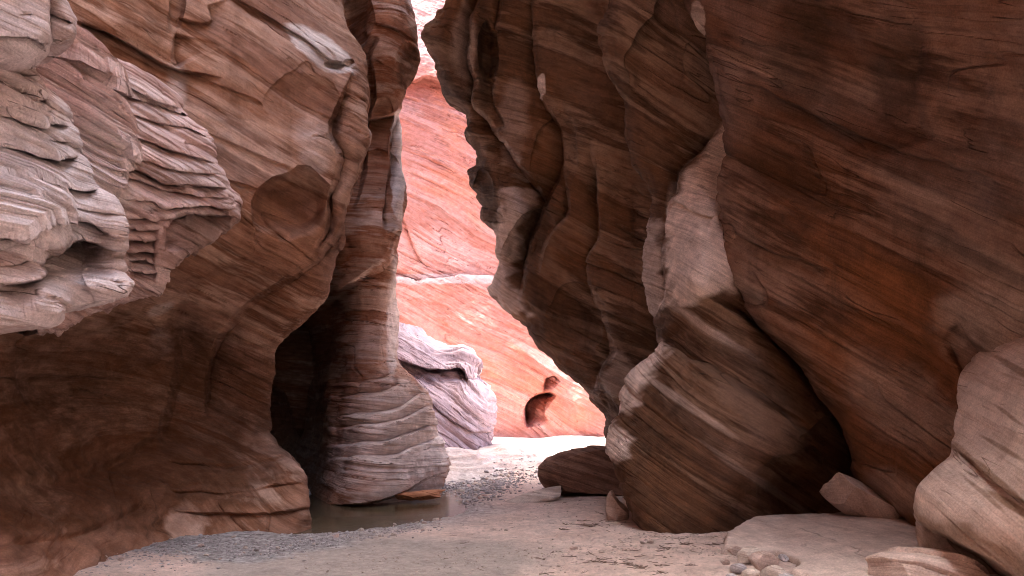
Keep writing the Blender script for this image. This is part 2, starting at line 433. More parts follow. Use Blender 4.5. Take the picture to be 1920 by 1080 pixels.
rock_sheet('canyon_wall', M_left, 'L', L2_edge, [(-600, -560), (1130, -560)], L2_h,
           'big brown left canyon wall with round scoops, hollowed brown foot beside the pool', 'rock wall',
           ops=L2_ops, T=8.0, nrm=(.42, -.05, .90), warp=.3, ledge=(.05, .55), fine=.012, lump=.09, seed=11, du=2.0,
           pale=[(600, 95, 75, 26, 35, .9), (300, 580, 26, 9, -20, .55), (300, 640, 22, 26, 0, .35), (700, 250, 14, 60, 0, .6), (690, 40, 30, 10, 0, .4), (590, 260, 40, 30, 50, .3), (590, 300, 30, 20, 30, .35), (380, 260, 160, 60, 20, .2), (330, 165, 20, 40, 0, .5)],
           dark=[(170, 800, 400, 200, -8, .9), (430, 720, 130, 170, 0, .35), (556, 362, 52, 26, -10, .45), (480, 640, 90, 60, -40, .25), (620, 240, 20, 60, 0, .4)])  # the scoop patch paints shade under its upper edge

# ---- ledged outcrops at the left
rock_sheet('rock_outcrop', M_outb, 'L',
           [(-600, -260), (-200, -60), (40, 40), (72, 128), (100, 170), (130, 235), (160, 305), (195, 338), (220, 356), (250, 384), (290, 400), (320, 412),
            (350, 424), (385, 437), (410, 436), (430, 420), (470, 355), (500, 325), (525, 312), (545, 290), (570, 200), (620, 60)],
           [(-600, -420), (620, -420)],
           [(100, 80, 7.6), (340, 195, 9.1), (435, 385, 9.3), (300, 400, 8.5), (250, 300, 8.1), (200, 200, 7.9), (320, 500, 9.0), (200, 520, 8.7), (100, 400, 7.6), (-100, 300, 6.4), (-100, 600, 7.4), (-100, -100, 6.5)],
           'pinkish ledged outcrop of thin broken beds between the pale outcrop and the smooth wall', 'rock outcrop',
           v0=-60, v1=615, T=1.6, Rr=.2, Rpx=26, nrm=(.40, 0, .92), warp=.12, ledge=(.26, .24), lump=.03, seed=23, jag=9, du=1.4, dv=1.05, fine=.012,
           ops=[('step', [(300, 470), (305, 420), (345, 396), (440, 400)], .5, 70, 1, 5),
                ('step', [(60, 92), (135, 122), (220, 155), (280, 185), (345, 203)], .30, 9, 1, 3), ('step', [(120, 148), (165, 160), (230, 180), (300, 200), (358, 224)], .30, 9, 1, 3),
                ('step', [(190, 200), (245, 213), (300, 228), (350, 242), (388, 260)], .2, 8, 1, 3), ('step', [(190, 248), (235, 268)], .3, 8, 1, 3),
                ('step', [(240, 252), (320, 280), (350, 288), (402, 306)], .28, 9, 1, 3), ('step', [(200, 284), (270, 298), (330, 316), (412, 326)], .2, 8, 1, 3), ('step', [(200, 305), (250, 312), (300, 338), (360, 344), (428, 352)], .36, 13, 1, 4),
                ('step', [(200, 325), (240, 328), (290, 348), (360, 364), (434, 370)], .25, 8, 1, 3), ('step', [(222, 368), (280, 372), (310, 387), (380, 384), (440, 390)], .25, 8, 1, 3),
                ('step', [(222, 400), (300, 405), (350, 402)], .25, 8, 1, 3), ('step', [(228, 420), (300, 424)], .25, 8, 1, 3), ('step', [(228, 442), (296, 442)], .4, 10, 1, 3), ('step', [(232, 464), (296, 467)], .4, 10, 1, 3), ('step', [(236, 484), (296, 487)], .3, 8, 1, 3), ('step', [(240, 503), (296, 508)], .3, 9, 1, 3)],
           pale=[(180, 330, 60, 120, 0, .5), (380, 330, 60, 30, 10, .4), (250, 200, 90, 40, 25, .3)], dark=[(390, 450, 60, 60, 0, .55), (300, 330, 60, 12, 10, .5)])
rock_sheet('rock_outcrop', M_out, 'L',
           [(-600, -560), (60, -120), (95, -60), (115, 40), (135, 52), (165, 76), (200, 122), (240, 136), (290, 140), (302, 158), (350, 178), (375, 205), (400, 222), (450, 229),
            (468, 222), (490, 214), (510, 222), (530, 243), (545, 232), (556, 200), (566, 125), (580, 108), (598, 102), (607, 50), (614, -60), (640, -300)],
           [(-600, -640), (640, -640)],
           [(0, 150, 6.1), (130, 230, 6.7), (170, 350, 6.8), (225, 430, 6.8), (0, 300, 5.9), (0, 400, 5.7), (80, 450, 6.1), (0, 520, 5.7), (60, 590, 5.9), (150, 500, 6.9), (235, 530, 6.9), (-300, 300, 4.9), (-300, 600, 5.0), (-300, -100, 5.0)],
           'pale bluish grey ledged outcrop, nearest on the left, ending in a drooping lobe', 'rock outcrop',
           v0=-40, v1=642, T=1.5, Rr=.18, Rpx=22, nrm=(.16, 0, .985), warp=.16, ledge=(.20, .28), lump=.03, seed=37, jag=6, du=1.3, dv=1.0, fine=.012,
           ops=[('step', [(-80, 160), (0, 166), (40, 172), (88, 188)], .15, 7, 1, 3), ('step', [(-80, 205), (0, 214), (30, 224), (60, 231), (92, 227), (132, 237)], .35, 10, 1, 3),
                ('step', [(-80, 262), (0, 272), (30, 280), (60, 290), (100, 293), (146, 292)], .45, 15, 1, 4), ('step', [(-80, 330), (0, 332), (50, 335), (100, 345), (150, 357), (182, 353)], .38, 10, 1, 3),
                ('step', [(-60, 240), (20, 252), (80, 258), (136, 264)], .12, 6, 1, 3), ('step', [(-60, 185), (20, 196), (100, 206)], .1, 6, 1, 3), ('step', [(20, 378), (90, 380), (160, 392), (228, 402)], .12, 6, 1, 3),
                ('step', [(-60, 452), (0, 440), (20, 432), (34, 422), (60, 410), (120, 405), (160, 410), (200, 428), (238, 450)], .40, 20, 1, 4),
                ('step', [(-20, 528), (50, 524), (74, 514), (70, 495), (86, 474), (120, 450), (150, 441), (232, 458)], .75, 55, 1, 6),
                ('step', [(-60, 470), (0, 462), (60, 446)], .1, 6, 1, 3), ('step', [(-60, 492), (10, 494), (60, 482)], .1, 6, 1, 3),
                ('bump', 75, 560, 46, 46, -40, .55), ('bump', 170, 535, 90, 26, 8, .35), ('step', [(95, 520), (150, 524), (240, 528)], .08, 8, 1, 3)],
           pale=[(80, 330, 160, 120, 0, .5)], dark=[(160, 475, 70, 24, 4, .75), (10, 545, 40, 14, -10, .55)])
rock_sheet('rock_outcrop', M_out, 'L',
           [(-600, -100), (-200, 60), (0, 124), (25, 133), (48, 137), (66, 130), (74, 88), (84, 76), (93, 48), (101, 5), (108, -90)],
           [(-600, -420), (108, -420)],
           [(0, 50, 5.5), (130, 40, 5.9), (80, 90, 5.7), (-200, 0, 4.9), (-200, -400, 4.7), (100, -400, 5.4)],
           'pale rounded knob of rock in the upper left corner above the ledges', 'rock outcrop',
           v0=-300, v1=112, T=1.3, Rr=.2, Rpx=26, nrm=(.2, 0, .98), warp=.2, ledge=(.14, .3), lump=.03, seed=41, jag=5, du=1.5, dv=1.4,
           ops=[('step', [(85, -40), (84, 20), (82, 60), (78, 95)], .3, 40, -1, 5), ('step', [(-60, 62), (0, 66), (50, 68), (82, 76)], .2, 8, 1, 3), ('step', [(30, 20), (62, 26)], .15, 5, 1, 3), ('step', [(90, 20), (134, 40)], .15, 6, 1, 3)], pale=[(30, 50, 60, 60, 0, .4)])

# ---- block and banded pillar in the middle
L3_edge = [(-600, 735), (-200, 755), (0, 771), (30, 778), (60, 785), (110, 785), (140, 778), (158, 764), (175, 761), (200, 750), (218, 746), (240, 752),
           (300, 757), (350, 762), (380, 758), (410, 753), (432, 756), (452, 749), (480, 739), (510, 740), (600, 744), (680, 748), (700, 764),
           (722, 783), (750, 806), (790, 812), (820, 820), (850, 836), (880, 841), (900, 834), (940, 826), (1130, 826)]
L3_ops = [
    ('step', [(620, 724), (700, 718), (750, 702)], .25, 17, -1, 6),
    ('step', [(620, 750), (700, 743), (754, 728)], .25, 17, -1, 6),
    ('step', [(610, 785), (700, 781), (750, 768), (796, 742)], .25, 17, -1, 6),
    ('step', [(610, 806), (700, 803), (760, 786), (812, 762)], .25, 17, -1, 6),
    ('step', [(600, 842), (710, 834), (760, 818), (816, 796)], .25, 17, -1, 6),
    ('step', [(600, 866), (720, 862), (770, 846), (822, 822)], .25, 17, -1, 6),
    ('step', [(590, 948), (640, 946), (700, 939), (760, 919), (800, 897), (846, 878)], .5, 40, 1, 5),
    ('step', [(630, 222), (700, 222), (742, 208), (768, 172)], .7, 50, 1, 5),
    ('step', [(742, 205), (733, 250), (727, 320), (722, 360), (716, 410), (728, 440)], .45, 14, -1, 4),
    ('step', [(752, 440), (728, 470), (690, 505), (640, 540), (585, 585)], .5, 60, -1, 14),
    ('step', [(712, 70), (700, 110), (706, 180), (690, 240), (688, 330), (660, 400)], .4, 30, 1, 8),
    ('dent', 765, 130, 24, 50, 0, .35), ('dent', 668, 40, 30, 60, 0, .6), ('dent', 715, 255, 26, 60, 5, .35), ('dent', 700, 330, 50, 46, -30, .5),
    ('step', [(672, 95), (720, 110), (784, 150)], .18, 30, 1, 6), ('step', [(690, 35), (740, 50), (785, 75)], .14, 30, 1, 5),
    ('step', [(735, 470), (722, 560), (712, 640), (705, 700)], .25, 60, -1, 25),
]
L3_h = [(780, 80, 13.8), (700, 60, 13.6), (640, 60, 14.4), (520, 60, 15), (780, -500, 15.2), (520, -500, 15.2), (750, 300, 14.6), (680, 300, 14.6), (600, 300, 15), (600, 500, 15.2), (500, 520, 15.6),
        (750, 440, 14.2), (680, 480, 14.2), (745, 600, 15.4), (690, 600, 15.0), (570, 620, 18.5), (500, 700, 21), (615, 760, 15.6), (540, 800, 20.5), (400, 750, 21), (640, 640, 15.6), (690, 760, 13.9), (780, 760, 14.5),
        (835, 870, 15.6), (760, 880, 13.9), (690, 940, 13.0), (690, 880, 13.25), (610, 955, 13.5), (550, 880, 17.5), (540, 960, 15.6), (400, 940, 20), (630, 860, 14.1), (830, 920, 15.2), (760, 935, 13.6), (480, 1000, 15), (690, 1100, 12.9)]
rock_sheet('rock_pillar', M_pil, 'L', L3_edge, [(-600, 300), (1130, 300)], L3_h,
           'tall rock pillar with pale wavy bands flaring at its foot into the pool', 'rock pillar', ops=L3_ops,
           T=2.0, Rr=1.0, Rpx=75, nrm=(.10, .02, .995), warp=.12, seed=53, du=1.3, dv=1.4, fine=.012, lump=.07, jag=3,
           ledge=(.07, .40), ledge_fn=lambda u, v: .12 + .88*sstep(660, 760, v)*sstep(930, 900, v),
           pale=[(738, 830, 95, 110, 6, .6), (745, 310, 12, 110, 0, .85), (790, 860, 60, 30, -30, .8), (735, 600, 10, 110, 0, .6), (700, 860, 90, 40, 0, .6)],  # light on the foot and right edge painted in as pale rock
           dark=[(765, 130, 20, 45, 0, .75), (700, 190, 40, 60, 0, .35), (555, 800, 66, 230, 0, .85), (600, 620, 60, 120, 0, .6), (670, 40, 20, 60, 0, .6), (735, 930, 110, 12, -8, .4)])  # cave shade left of the pillar painted in as dark rock

# ---- low mauve outcrop behind the pillar
rock_sheet('rock_outcrop', M_grey, 'L',
           [(560, 660), (600, 705), (622, 745), (640, 788), (660, 818), (680, 850), (697, 880), (706, 886), (716, 866), (735, 898), (755, 914), (790, 919), (830, 921), (850, 915), (900, 915)],
           [(560, 640), (900, 640)],
           [(745, 640, 24.8), (880, 700, 24.6), (915, 780, 23.8), (760, 720, 23.4), (800, 800, 22.6), (900, 835, 23.6), (700, 800, 22), (800, 860, 22.4), (680, 640, 24.4)],
           'low mauve grey outcrop with an overhanging top slab behind the pillar', 'rock outcrop',
           v0=560, v1=900, T=3.0, Rr=1.2, Rpx=40, nrm=(.52, 0, .85), warp=.3, ledge=(.5, .9), lump=.12, seed=61, jag=5, du=1.3, dv=1.2, fine=.03, 
           ops=[('step', [(735, 668), (790, 690), (830, 692), (888, 712)], 1.2, 30, 1, 4), ('step', [(780, 730), (850, 790), (920, 810)], .25, 30, 1, 4)])

# ---- far sunlit cliff
rock_sheet('cliff', M_far, 'L', [(-460, 1500), (1000, 1500)], [(-460, 380), (1000, 380)],
           [(830, 835, 35.6), (1145, 835, 34.4), (700, 835, 35.8), (830, 540, 36.0), (830, 510, 36.4), (700, 500, 36.4), (1000, 500, 36.3), (1150, 600, 35.2), (830, 160, 38.2), (1000, 160, 38),
            (700, -300, 44), (1000, -300, 44), (500, 500, 36), (1500, 500, 33), (1500, 850, 31.5), (1300, 700, 33.5), (1300, 0, 38), (500, 0, 39)],
           'far rose red cliff with slanting beds and a small arched hollow, closing the gap', 'cliff',
           v0=-110, v1=900, T=4, Rr=1, Rpx=30, nrm=(.46, 0, .89), warp=.25, ledge=(.16, 1.3), lump=.09, seed=71, jag=1, du=1.7, dv=1.6, fine=.022,
           ops=[('step', [(984, 806), (979, 778), (987, 754), (1006, 738), (1030, 733), (1046, 742)], 2.6, 26, 1, 4), ('step', [(1016, 736), (1016, 716), (1026, 703), (1042, 702), (1056, 716)], 1.0, 14, 1, 4), ('bump', 1085, 770, 40, 60, 20, .6), ('step', [(600, 524), (740, 524), (800, 531), (860, 521), (930, 523), (1100, 530)], .5, 26, -1, 4),
                ('step', [(600, 158), (760, 158), (800, 146), (860, 160), (1000, 165)], -.9, 900, -1, 6), ('bump', 900, 640, 90, 200, -40, .7),
                ('step', [(755, 400), (772, 450), (800, 500)], .3, 20, 1, 4), ('bump', 1060, 700, 40, 120, -40, .5)],
           pale=[(830, 60, 120, 70, 0, .4), (840, 525, 140, 9, 0, .7)], dark=[(830, 154, 60, 5, 0, .4)])

# ---- right side: far fins
Ea = [(-600, 800), (-200, 832), (0, 834), (30, 818), (52, 800), (72, 793), (100, 800), (120, 812), (160, 830), (190, 852), (212, 872), (250, 878), (290, 896), (312, 900),
      (325, 889), (350, 890), (385, 902), (398, 896), (412, 900), (440, 930), (470, 924), (500, 928), (540, 918), (560, 934), (580, 952), (605, 984),
      (640, 1014), (680, 1058), (730, 1102), (790, 1138), (830, 1150), (900, 1165), (1130, 1180)]
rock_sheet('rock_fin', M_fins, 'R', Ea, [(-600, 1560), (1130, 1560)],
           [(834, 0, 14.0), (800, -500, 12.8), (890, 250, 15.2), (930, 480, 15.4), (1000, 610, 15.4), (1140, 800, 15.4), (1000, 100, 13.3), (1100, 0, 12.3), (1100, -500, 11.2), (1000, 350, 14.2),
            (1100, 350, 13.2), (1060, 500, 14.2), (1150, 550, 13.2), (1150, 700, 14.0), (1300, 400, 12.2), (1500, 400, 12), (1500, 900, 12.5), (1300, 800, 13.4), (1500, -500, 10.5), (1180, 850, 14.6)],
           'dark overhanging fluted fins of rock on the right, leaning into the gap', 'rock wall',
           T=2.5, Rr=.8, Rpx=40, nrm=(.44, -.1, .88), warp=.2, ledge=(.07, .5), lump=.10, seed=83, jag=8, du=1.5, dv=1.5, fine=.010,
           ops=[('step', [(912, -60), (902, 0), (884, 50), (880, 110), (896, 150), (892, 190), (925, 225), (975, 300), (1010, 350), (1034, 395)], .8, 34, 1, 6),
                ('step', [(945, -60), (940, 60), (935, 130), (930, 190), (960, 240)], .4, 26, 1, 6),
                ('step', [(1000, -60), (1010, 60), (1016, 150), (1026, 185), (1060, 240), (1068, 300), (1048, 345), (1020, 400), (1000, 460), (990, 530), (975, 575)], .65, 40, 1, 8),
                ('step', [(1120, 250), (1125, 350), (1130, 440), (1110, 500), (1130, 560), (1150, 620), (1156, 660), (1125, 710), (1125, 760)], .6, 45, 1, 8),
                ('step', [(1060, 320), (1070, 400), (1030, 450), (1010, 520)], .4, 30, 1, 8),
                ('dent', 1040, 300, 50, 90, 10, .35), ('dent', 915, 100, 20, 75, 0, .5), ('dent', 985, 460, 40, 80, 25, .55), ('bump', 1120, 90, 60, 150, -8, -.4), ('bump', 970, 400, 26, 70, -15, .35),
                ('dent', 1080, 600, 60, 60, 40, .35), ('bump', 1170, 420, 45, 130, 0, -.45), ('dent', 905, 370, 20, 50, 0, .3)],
           pale=[(1021, 160, 7, 22, 0, .9), ([(938, 350), (972, 343), (1004, 362), (992, 392), (966, 428), (984, 455), (972, 488), (962, 520), (982, 556), (1000, 586), (950, 578), (905, 545), (915, 480), (925, 440), (934, 400)], .62),  # highlights on the fins painted in as pale patches
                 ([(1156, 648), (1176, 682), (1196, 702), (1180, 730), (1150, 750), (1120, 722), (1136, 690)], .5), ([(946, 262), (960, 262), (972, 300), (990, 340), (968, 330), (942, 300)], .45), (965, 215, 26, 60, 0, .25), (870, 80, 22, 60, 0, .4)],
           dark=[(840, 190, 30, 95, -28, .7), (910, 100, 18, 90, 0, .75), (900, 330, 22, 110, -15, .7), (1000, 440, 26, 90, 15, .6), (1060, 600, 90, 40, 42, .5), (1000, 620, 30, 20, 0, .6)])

# ---- right side: middle buttress
R2e = [(-600, 1080), (-200, 1130), (0, 1146), (60, 1138), (110, 1139), (150, 1158), (190, 1174), (240, 1174), (300, 1186), (350, 1212), (400, 1220), (470, 1216), (520, 1212), (560, 1214), (590, 1228),
       (640, 1244), (655, 1240), (690, 1205), (712, 1188), (735, 1174), (780, 1168), (810, 1149), (860, 1146), (890, 1156), (930, 1170), (970, 1190), (1010, 1203), (1045, 1200), (1130, 1200)]
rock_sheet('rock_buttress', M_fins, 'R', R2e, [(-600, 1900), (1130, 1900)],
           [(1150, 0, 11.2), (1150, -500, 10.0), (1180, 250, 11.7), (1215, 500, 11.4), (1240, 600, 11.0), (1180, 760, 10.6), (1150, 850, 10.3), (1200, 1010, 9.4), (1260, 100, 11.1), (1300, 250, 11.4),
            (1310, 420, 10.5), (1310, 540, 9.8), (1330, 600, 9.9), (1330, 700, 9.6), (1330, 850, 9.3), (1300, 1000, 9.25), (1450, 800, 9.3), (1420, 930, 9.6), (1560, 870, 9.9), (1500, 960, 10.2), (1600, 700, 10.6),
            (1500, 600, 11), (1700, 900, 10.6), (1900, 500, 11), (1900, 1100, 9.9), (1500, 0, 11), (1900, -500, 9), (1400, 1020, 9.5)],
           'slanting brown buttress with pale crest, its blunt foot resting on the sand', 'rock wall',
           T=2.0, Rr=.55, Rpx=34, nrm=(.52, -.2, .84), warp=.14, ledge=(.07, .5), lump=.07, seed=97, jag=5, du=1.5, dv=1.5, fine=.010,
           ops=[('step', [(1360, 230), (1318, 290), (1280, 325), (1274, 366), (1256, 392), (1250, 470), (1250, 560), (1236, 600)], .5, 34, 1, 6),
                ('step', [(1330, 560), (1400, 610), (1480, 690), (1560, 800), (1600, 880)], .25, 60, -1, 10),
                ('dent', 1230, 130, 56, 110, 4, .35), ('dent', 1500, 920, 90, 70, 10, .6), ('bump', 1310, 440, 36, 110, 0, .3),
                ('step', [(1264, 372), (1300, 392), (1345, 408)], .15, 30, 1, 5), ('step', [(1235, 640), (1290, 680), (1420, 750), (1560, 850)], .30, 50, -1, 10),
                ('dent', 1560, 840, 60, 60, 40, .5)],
           pale=[([(1358, 236), (1372, 300), (1372, 545), (1325, 552), (1290, 568), (1252, 580), (1240, 590), (1251, 540), (1250, 470), (1256, 398), (1272, 366), (1279, 327), (1318, 290)], .95),  # lit wedge and bright crest painted in as pale outlines
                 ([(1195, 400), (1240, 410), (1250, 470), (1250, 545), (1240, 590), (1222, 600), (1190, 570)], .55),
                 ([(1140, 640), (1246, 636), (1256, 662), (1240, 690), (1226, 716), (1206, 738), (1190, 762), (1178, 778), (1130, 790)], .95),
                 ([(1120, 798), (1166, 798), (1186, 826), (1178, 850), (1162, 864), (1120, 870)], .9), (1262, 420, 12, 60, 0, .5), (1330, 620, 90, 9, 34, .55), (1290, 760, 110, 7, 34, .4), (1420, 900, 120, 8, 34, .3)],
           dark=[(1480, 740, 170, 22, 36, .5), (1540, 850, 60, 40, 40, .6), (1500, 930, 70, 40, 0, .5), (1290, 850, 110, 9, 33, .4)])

# ---- right side: great near wall
R1e = [(-600, 1190), (-200, 1262), (0, 1292), (60, 1322), (110, 1334), (160, 1345), (200, 1350), (250, 1360), (300, 1362), (340, 1348), (400, 1353), (470, 1360), (540, 1380), (600, 1424),
       (660, 1486), (740, 1545), (800, 1590), (850, 1604), (880, 1598), (915, 1630), (960, 1690), (1010, 1730), (1130, 1800)]
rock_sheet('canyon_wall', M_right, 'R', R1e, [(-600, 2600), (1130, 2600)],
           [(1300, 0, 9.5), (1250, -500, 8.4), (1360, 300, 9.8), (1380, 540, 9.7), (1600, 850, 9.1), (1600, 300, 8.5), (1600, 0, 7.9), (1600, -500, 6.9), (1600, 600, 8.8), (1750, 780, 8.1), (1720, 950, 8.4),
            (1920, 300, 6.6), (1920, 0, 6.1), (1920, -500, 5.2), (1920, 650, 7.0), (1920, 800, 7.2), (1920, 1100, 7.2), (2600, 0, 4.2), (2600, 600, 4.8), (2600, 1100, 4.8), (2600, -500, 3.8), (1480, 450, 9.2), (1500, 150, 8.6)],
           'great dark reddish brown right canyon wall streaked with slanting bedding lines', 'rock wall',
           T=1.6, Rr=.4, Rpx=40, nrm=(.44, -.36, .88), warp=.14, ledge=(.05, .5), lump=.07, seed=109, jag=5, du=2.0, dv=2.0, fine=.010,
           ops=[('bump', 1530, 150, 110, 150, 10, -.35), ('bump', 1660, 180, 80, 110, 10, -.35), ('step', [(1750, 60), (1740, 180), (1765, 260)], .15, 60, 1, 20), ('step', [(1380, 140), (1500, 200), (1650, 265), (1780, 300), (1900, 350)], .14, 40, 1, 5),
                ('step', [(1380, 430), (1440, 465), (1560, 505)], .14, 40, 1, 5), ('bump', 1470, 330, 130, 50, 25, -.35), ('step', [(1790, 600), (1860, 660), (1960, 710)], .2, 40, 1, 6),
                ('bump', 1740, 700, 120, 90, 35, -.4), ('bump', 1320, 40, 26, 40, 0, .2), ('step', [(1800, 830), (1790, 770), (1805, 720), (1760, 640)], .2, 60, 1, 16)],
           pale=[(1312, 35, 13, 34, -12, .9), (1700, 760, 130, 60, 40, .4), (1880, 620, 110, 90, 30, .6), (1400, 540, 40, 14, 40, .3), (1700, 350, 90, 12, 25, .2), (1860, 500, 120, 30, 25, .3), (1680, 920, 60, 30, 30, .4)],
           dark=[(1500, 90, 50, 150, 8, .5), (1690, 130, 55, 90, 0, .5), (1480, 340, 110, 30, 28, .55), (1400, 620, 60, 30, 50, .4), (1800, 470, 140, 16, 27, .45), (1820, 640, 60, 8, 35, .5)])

# ---- right foreground bulge
rock_sheet('rock_bulge', M_bulge, 'R',
           [(540, 2060), (600, 1960), (640, 1868), (700, 1806), (760, 1800), (805, 1795), (850, 1784), (885, 1748), (915, 1722), (945, 1714), (980, 1716), (1040, 1730), (1100, 1750), (1180, 1760)],
           [(540, 2700), (1180, 2700)],
           [(1950, 560, 7.3), (1860, 660, 7.2), (1800, 760, 7.0), (1850, 820, 6.5), (1740, 900, 6.4), (1800, 1000, 6.0), (1730, 1050, 6.5), (1920, 700, 6.3), (1920, 850, 5.8), (1920, 1000, 5.5), (1920, 1100, 5.7), (2600, 600, 4.6), (2600, 1100, 4.0)],
           'pale swollen foot of rock in the lower right corner with dark pitted lines', 'rock outcrop',
           v0=540, v1=1180, T=1.2, Rr=.45, Rpx=70, nrm=(.60, -.30, .83), warp=.1, ledge=(.018, .4), lump=.06, seed=127, jag=4, du=1.7, dv=1.5, fine=.004,
           ops=[('step', [(1700, 965), (1750, 985), (1830, 1030), (1900, 1080), (1960, 1110)], .45, 60, 1, 12), ('step', [(1800, 840), (1870, 905), (1960, 955)], .12, 40, 1, 6)],
           dark=[([(1716, 950), (1760, 975), (1820, 985), (1850, 1010), (1900, 1040), (1960, 1075), (1960, 1120), (1850, 1120), (1780, 1080), (1730, 1030)], .7), (1850, 885, 100, 7, 38, .8), (1820, 860, 40, 5, 45, .8), (1920, 700, 60, 6, 30, .8), (1900, 950, 60, 7, 30, .8), (1895, 780, 40, 4, 35, .7), (1850, 930, 50, 5, 40, .7), (1880, 840, 50, 4, 30, .7)])

# ---- unseen walls behind and beside the viewer, added to cut skylight and sun
def back_wall(name, pts, label, seed, mat):  # out of view, put in and raised to hold back frontal skylight
    p = np.array(pts, float); n = 160
    t = np.linspace(0, len(p)-1, n); i = np.minimum(t.astype(int), len(p)-2); f = (t-i)[:, None]; f = f*f*(3-2*f)*.5+f*.5
    xy = p[i]*(1-f)+p[i+1]*f
    z = np.linspace(-.5, 23.0, 150)
    P = np.zeros((150, n, 3)); P[..., :2] = xy[None]; P[..., 2] = z[:, None]
    N = gnormals(P); c = np.array([0, 0, 3.0]); s = np.sign(((c-P)*N).sum(-1))[..., None]; N = N*s
    h = strata_h(P, (.35, 0, .93), .3, seed)
    l, _ = layers(h, P, .7, seed)
    P = P + N*(.5*fbm(P, .5, 4, seed) + .2*l)[..., None]
    o = grid_mesh(name, P, mat, {'h': h, 'pale': h*0, 'dark': h*0})
    tag(o, label, 'rock wall'); return o
back_wall('canyon_wall', [(-5.3, 5.2), (-6.5, 1), (-6, -4), (-3, -9), (2, -12), (8, -13)], 'left canyon wall running on unseen behind the viewer, raised to cut skylight', 131, M_left)
back_wall('canyon_wall', [(9.5, 15), (8.4, 12), (6.9, 8), (5.6, 5.2), (7.4, 1), (8, -5), (10, -12)], 'right canyon wall running on unseen behind the viewer, raised to cut skylight', 137, M_bulge)

def rim():  # added out of view, shaped to keep sun off the near slot
    prof = np.array([(-26, 9.6), (-10, 9.2), (-4.4, 10.2), (-3.7, 13), (-3.4, 18), (-3.0, 28), (-2.6, 35), (-26, 36)], float)
    t = np.linspace(0, len(prof)-1, 150); i = np.minimum(t.astype(int), len(prof)-2); f = (t-i)[:, None]
    p = prof[i]*(1-f)+prof[i+1]*f
    y = np.linspace(-20, 30, 230)
    P = np.zeros((len(y), len(p), 3))
    P[..., 0] = p[None, :, 0] + (.7*np.sin(y*.35))[:, None] - np.clip((6-y)*.22, 0, 3)[:, None] + np.clip((y-11)*.2, 0, 1.2)[:, None] - np.clip((y-17)*.35, 0, 4)[:, None]; P[..., 1] = y[:, None]; P[..., 2] = p[None, :, 1] + np.clip((y-8)*.45, 0, 4)[:, None]*(p[None, :, 1] < 12.5)
    k_ = (1-.8*sstep(17, 22, y))[:, None]; P[..., 2] = np.where(P[..., 2] > 13.5, 13.5+(P[..., 2]-13.5)*k_, P[..., 2])
    P[-1, :, 0] = -26; P[0, :, 0] = -26
    N = gnormals(P)
    h = strata_h(P, (.35, 0, .93), .3, 151)
    P = P + N*(.6*fbm(P, .4, 4, 151))[..., None]
    o = grid_mesh('sun_block_rim', P, M_right, {'h': h, 'pale': h*0, 'dark': h*0})
    tag(o, 'added high wall overhead on the left, above the view, blocking the sun', 'rock wall')
rim()

# ================================================================== GROUND AND WATER
def inpoly(poly, x, y):
    r = np.zeros(x.shape, bool); n = len(poly)
    for i in range(n):
        x1, y1 = poly[i]; x2, y2 = poly[(i+1) % n]
        c = ((y1 > y) != (y2 > y)) & (x < (x2-x1)*(y-y1)/(y2-y1+1e-12)+x1)
        r ^= c
    return r
def px2g(u, v, z=0.0):
    d = (CZ-z)*F/(v-HV); return ((u-960)*d/F, d)
def polysd(poly, x, y):
    d = sdist(list(poly)+[poly[0]], x, y)[0]
    return np.where(inpoly(poly, x, y), -d, d)
pool = [px2g(*p, -.05) for p in [(520, 994), (560, 1000), (640, 996), (720, 986), (790, 974), (836, 964), (842, 950), (836, 935), (700, 925), (500, 930), (480, 965)]]
brook = [px2g(*p) for p in [(830, 950), (850, 925), (890, 905), (960, 885), (1000, 872), (960, 866), (880, 880), (835, 905)]]
def ground(x, y):
    P = np.stack([x, y, 0*x], -1)
    z = .05*fbm(P, .35, 3, 201) + .018*fbm(P, 1.6, 4, 205)
    z = z + .09*sstep(.3, 2.8, x)*sstep(16, 8, y)*sstep(3, 7, y)          # sand heaped against the right wall
    z = z + .05*sstep(-1.0, .6, x - .1*(y-9))*sstep(15, 11, y)
    sp = polysd(pool, x, y); w = sp + .10*vnoise(x*2.6, y*2.6, x*0, 5) + .05*vnoise(x*9, y*9, x*0, 6)
    z = np.where(True, z*sstep(0, .9, w) - .07*sstep(.50, -.02, w) - .14*sstep(.02, -.5, w), z)
    sb = polysd(brook, x, y)
    z = z - .06*sstep(.8, -.3, sb) + .03*sstep(.6, -.2, sb)*fbm(P, 3.5, 3, 221)
    # low shelves of rock in front of the far sand
    m = sstep(17.5, 20, y)*sstep(29, 25, y)*sstep(2.8, 1.0, x)
    h = z*0 + .30*m*(1+.6*vnoise(x*.7, y*.35, x*0, 9)) 
    st = np.floor(h/.09) + sstep(.0, .25, h/.09-np.floor(h/.09)); z = z + .09*st*m
    z = z + .6*sstep(27, 33, y)*0 + .15*sstep(29, 34, y) + sstep(31, 35.5, y)*(.55+.9*np.maximum(0, fbm(P, .55, 3, 261)))*.12 + .10*fbm(P, .8, 3, 262)*sstep(22, 26, y)
    # fine litter relief
    z = z - .03*sstep(.30, .62, vnoise(x*2.6, y*3.4, x*0, 235))*sstep(14, 11, y)*sstep(-1.0, .8, x) + .016*fbm(P, 4.2, 3, 234)*sstep(15, 11, y)*sstep(-1.2, .5, x)
    z = z + .010*fbm(P, 9, 3, 231)*sstep(16, 9, y) + .012*np.abs(fbm(P, 2.6, 3, 233, (1, 1.6, 1)))*sstep(16, 11, y)*sstep(-1.5, .5, x)
    return z, sp, sb, m

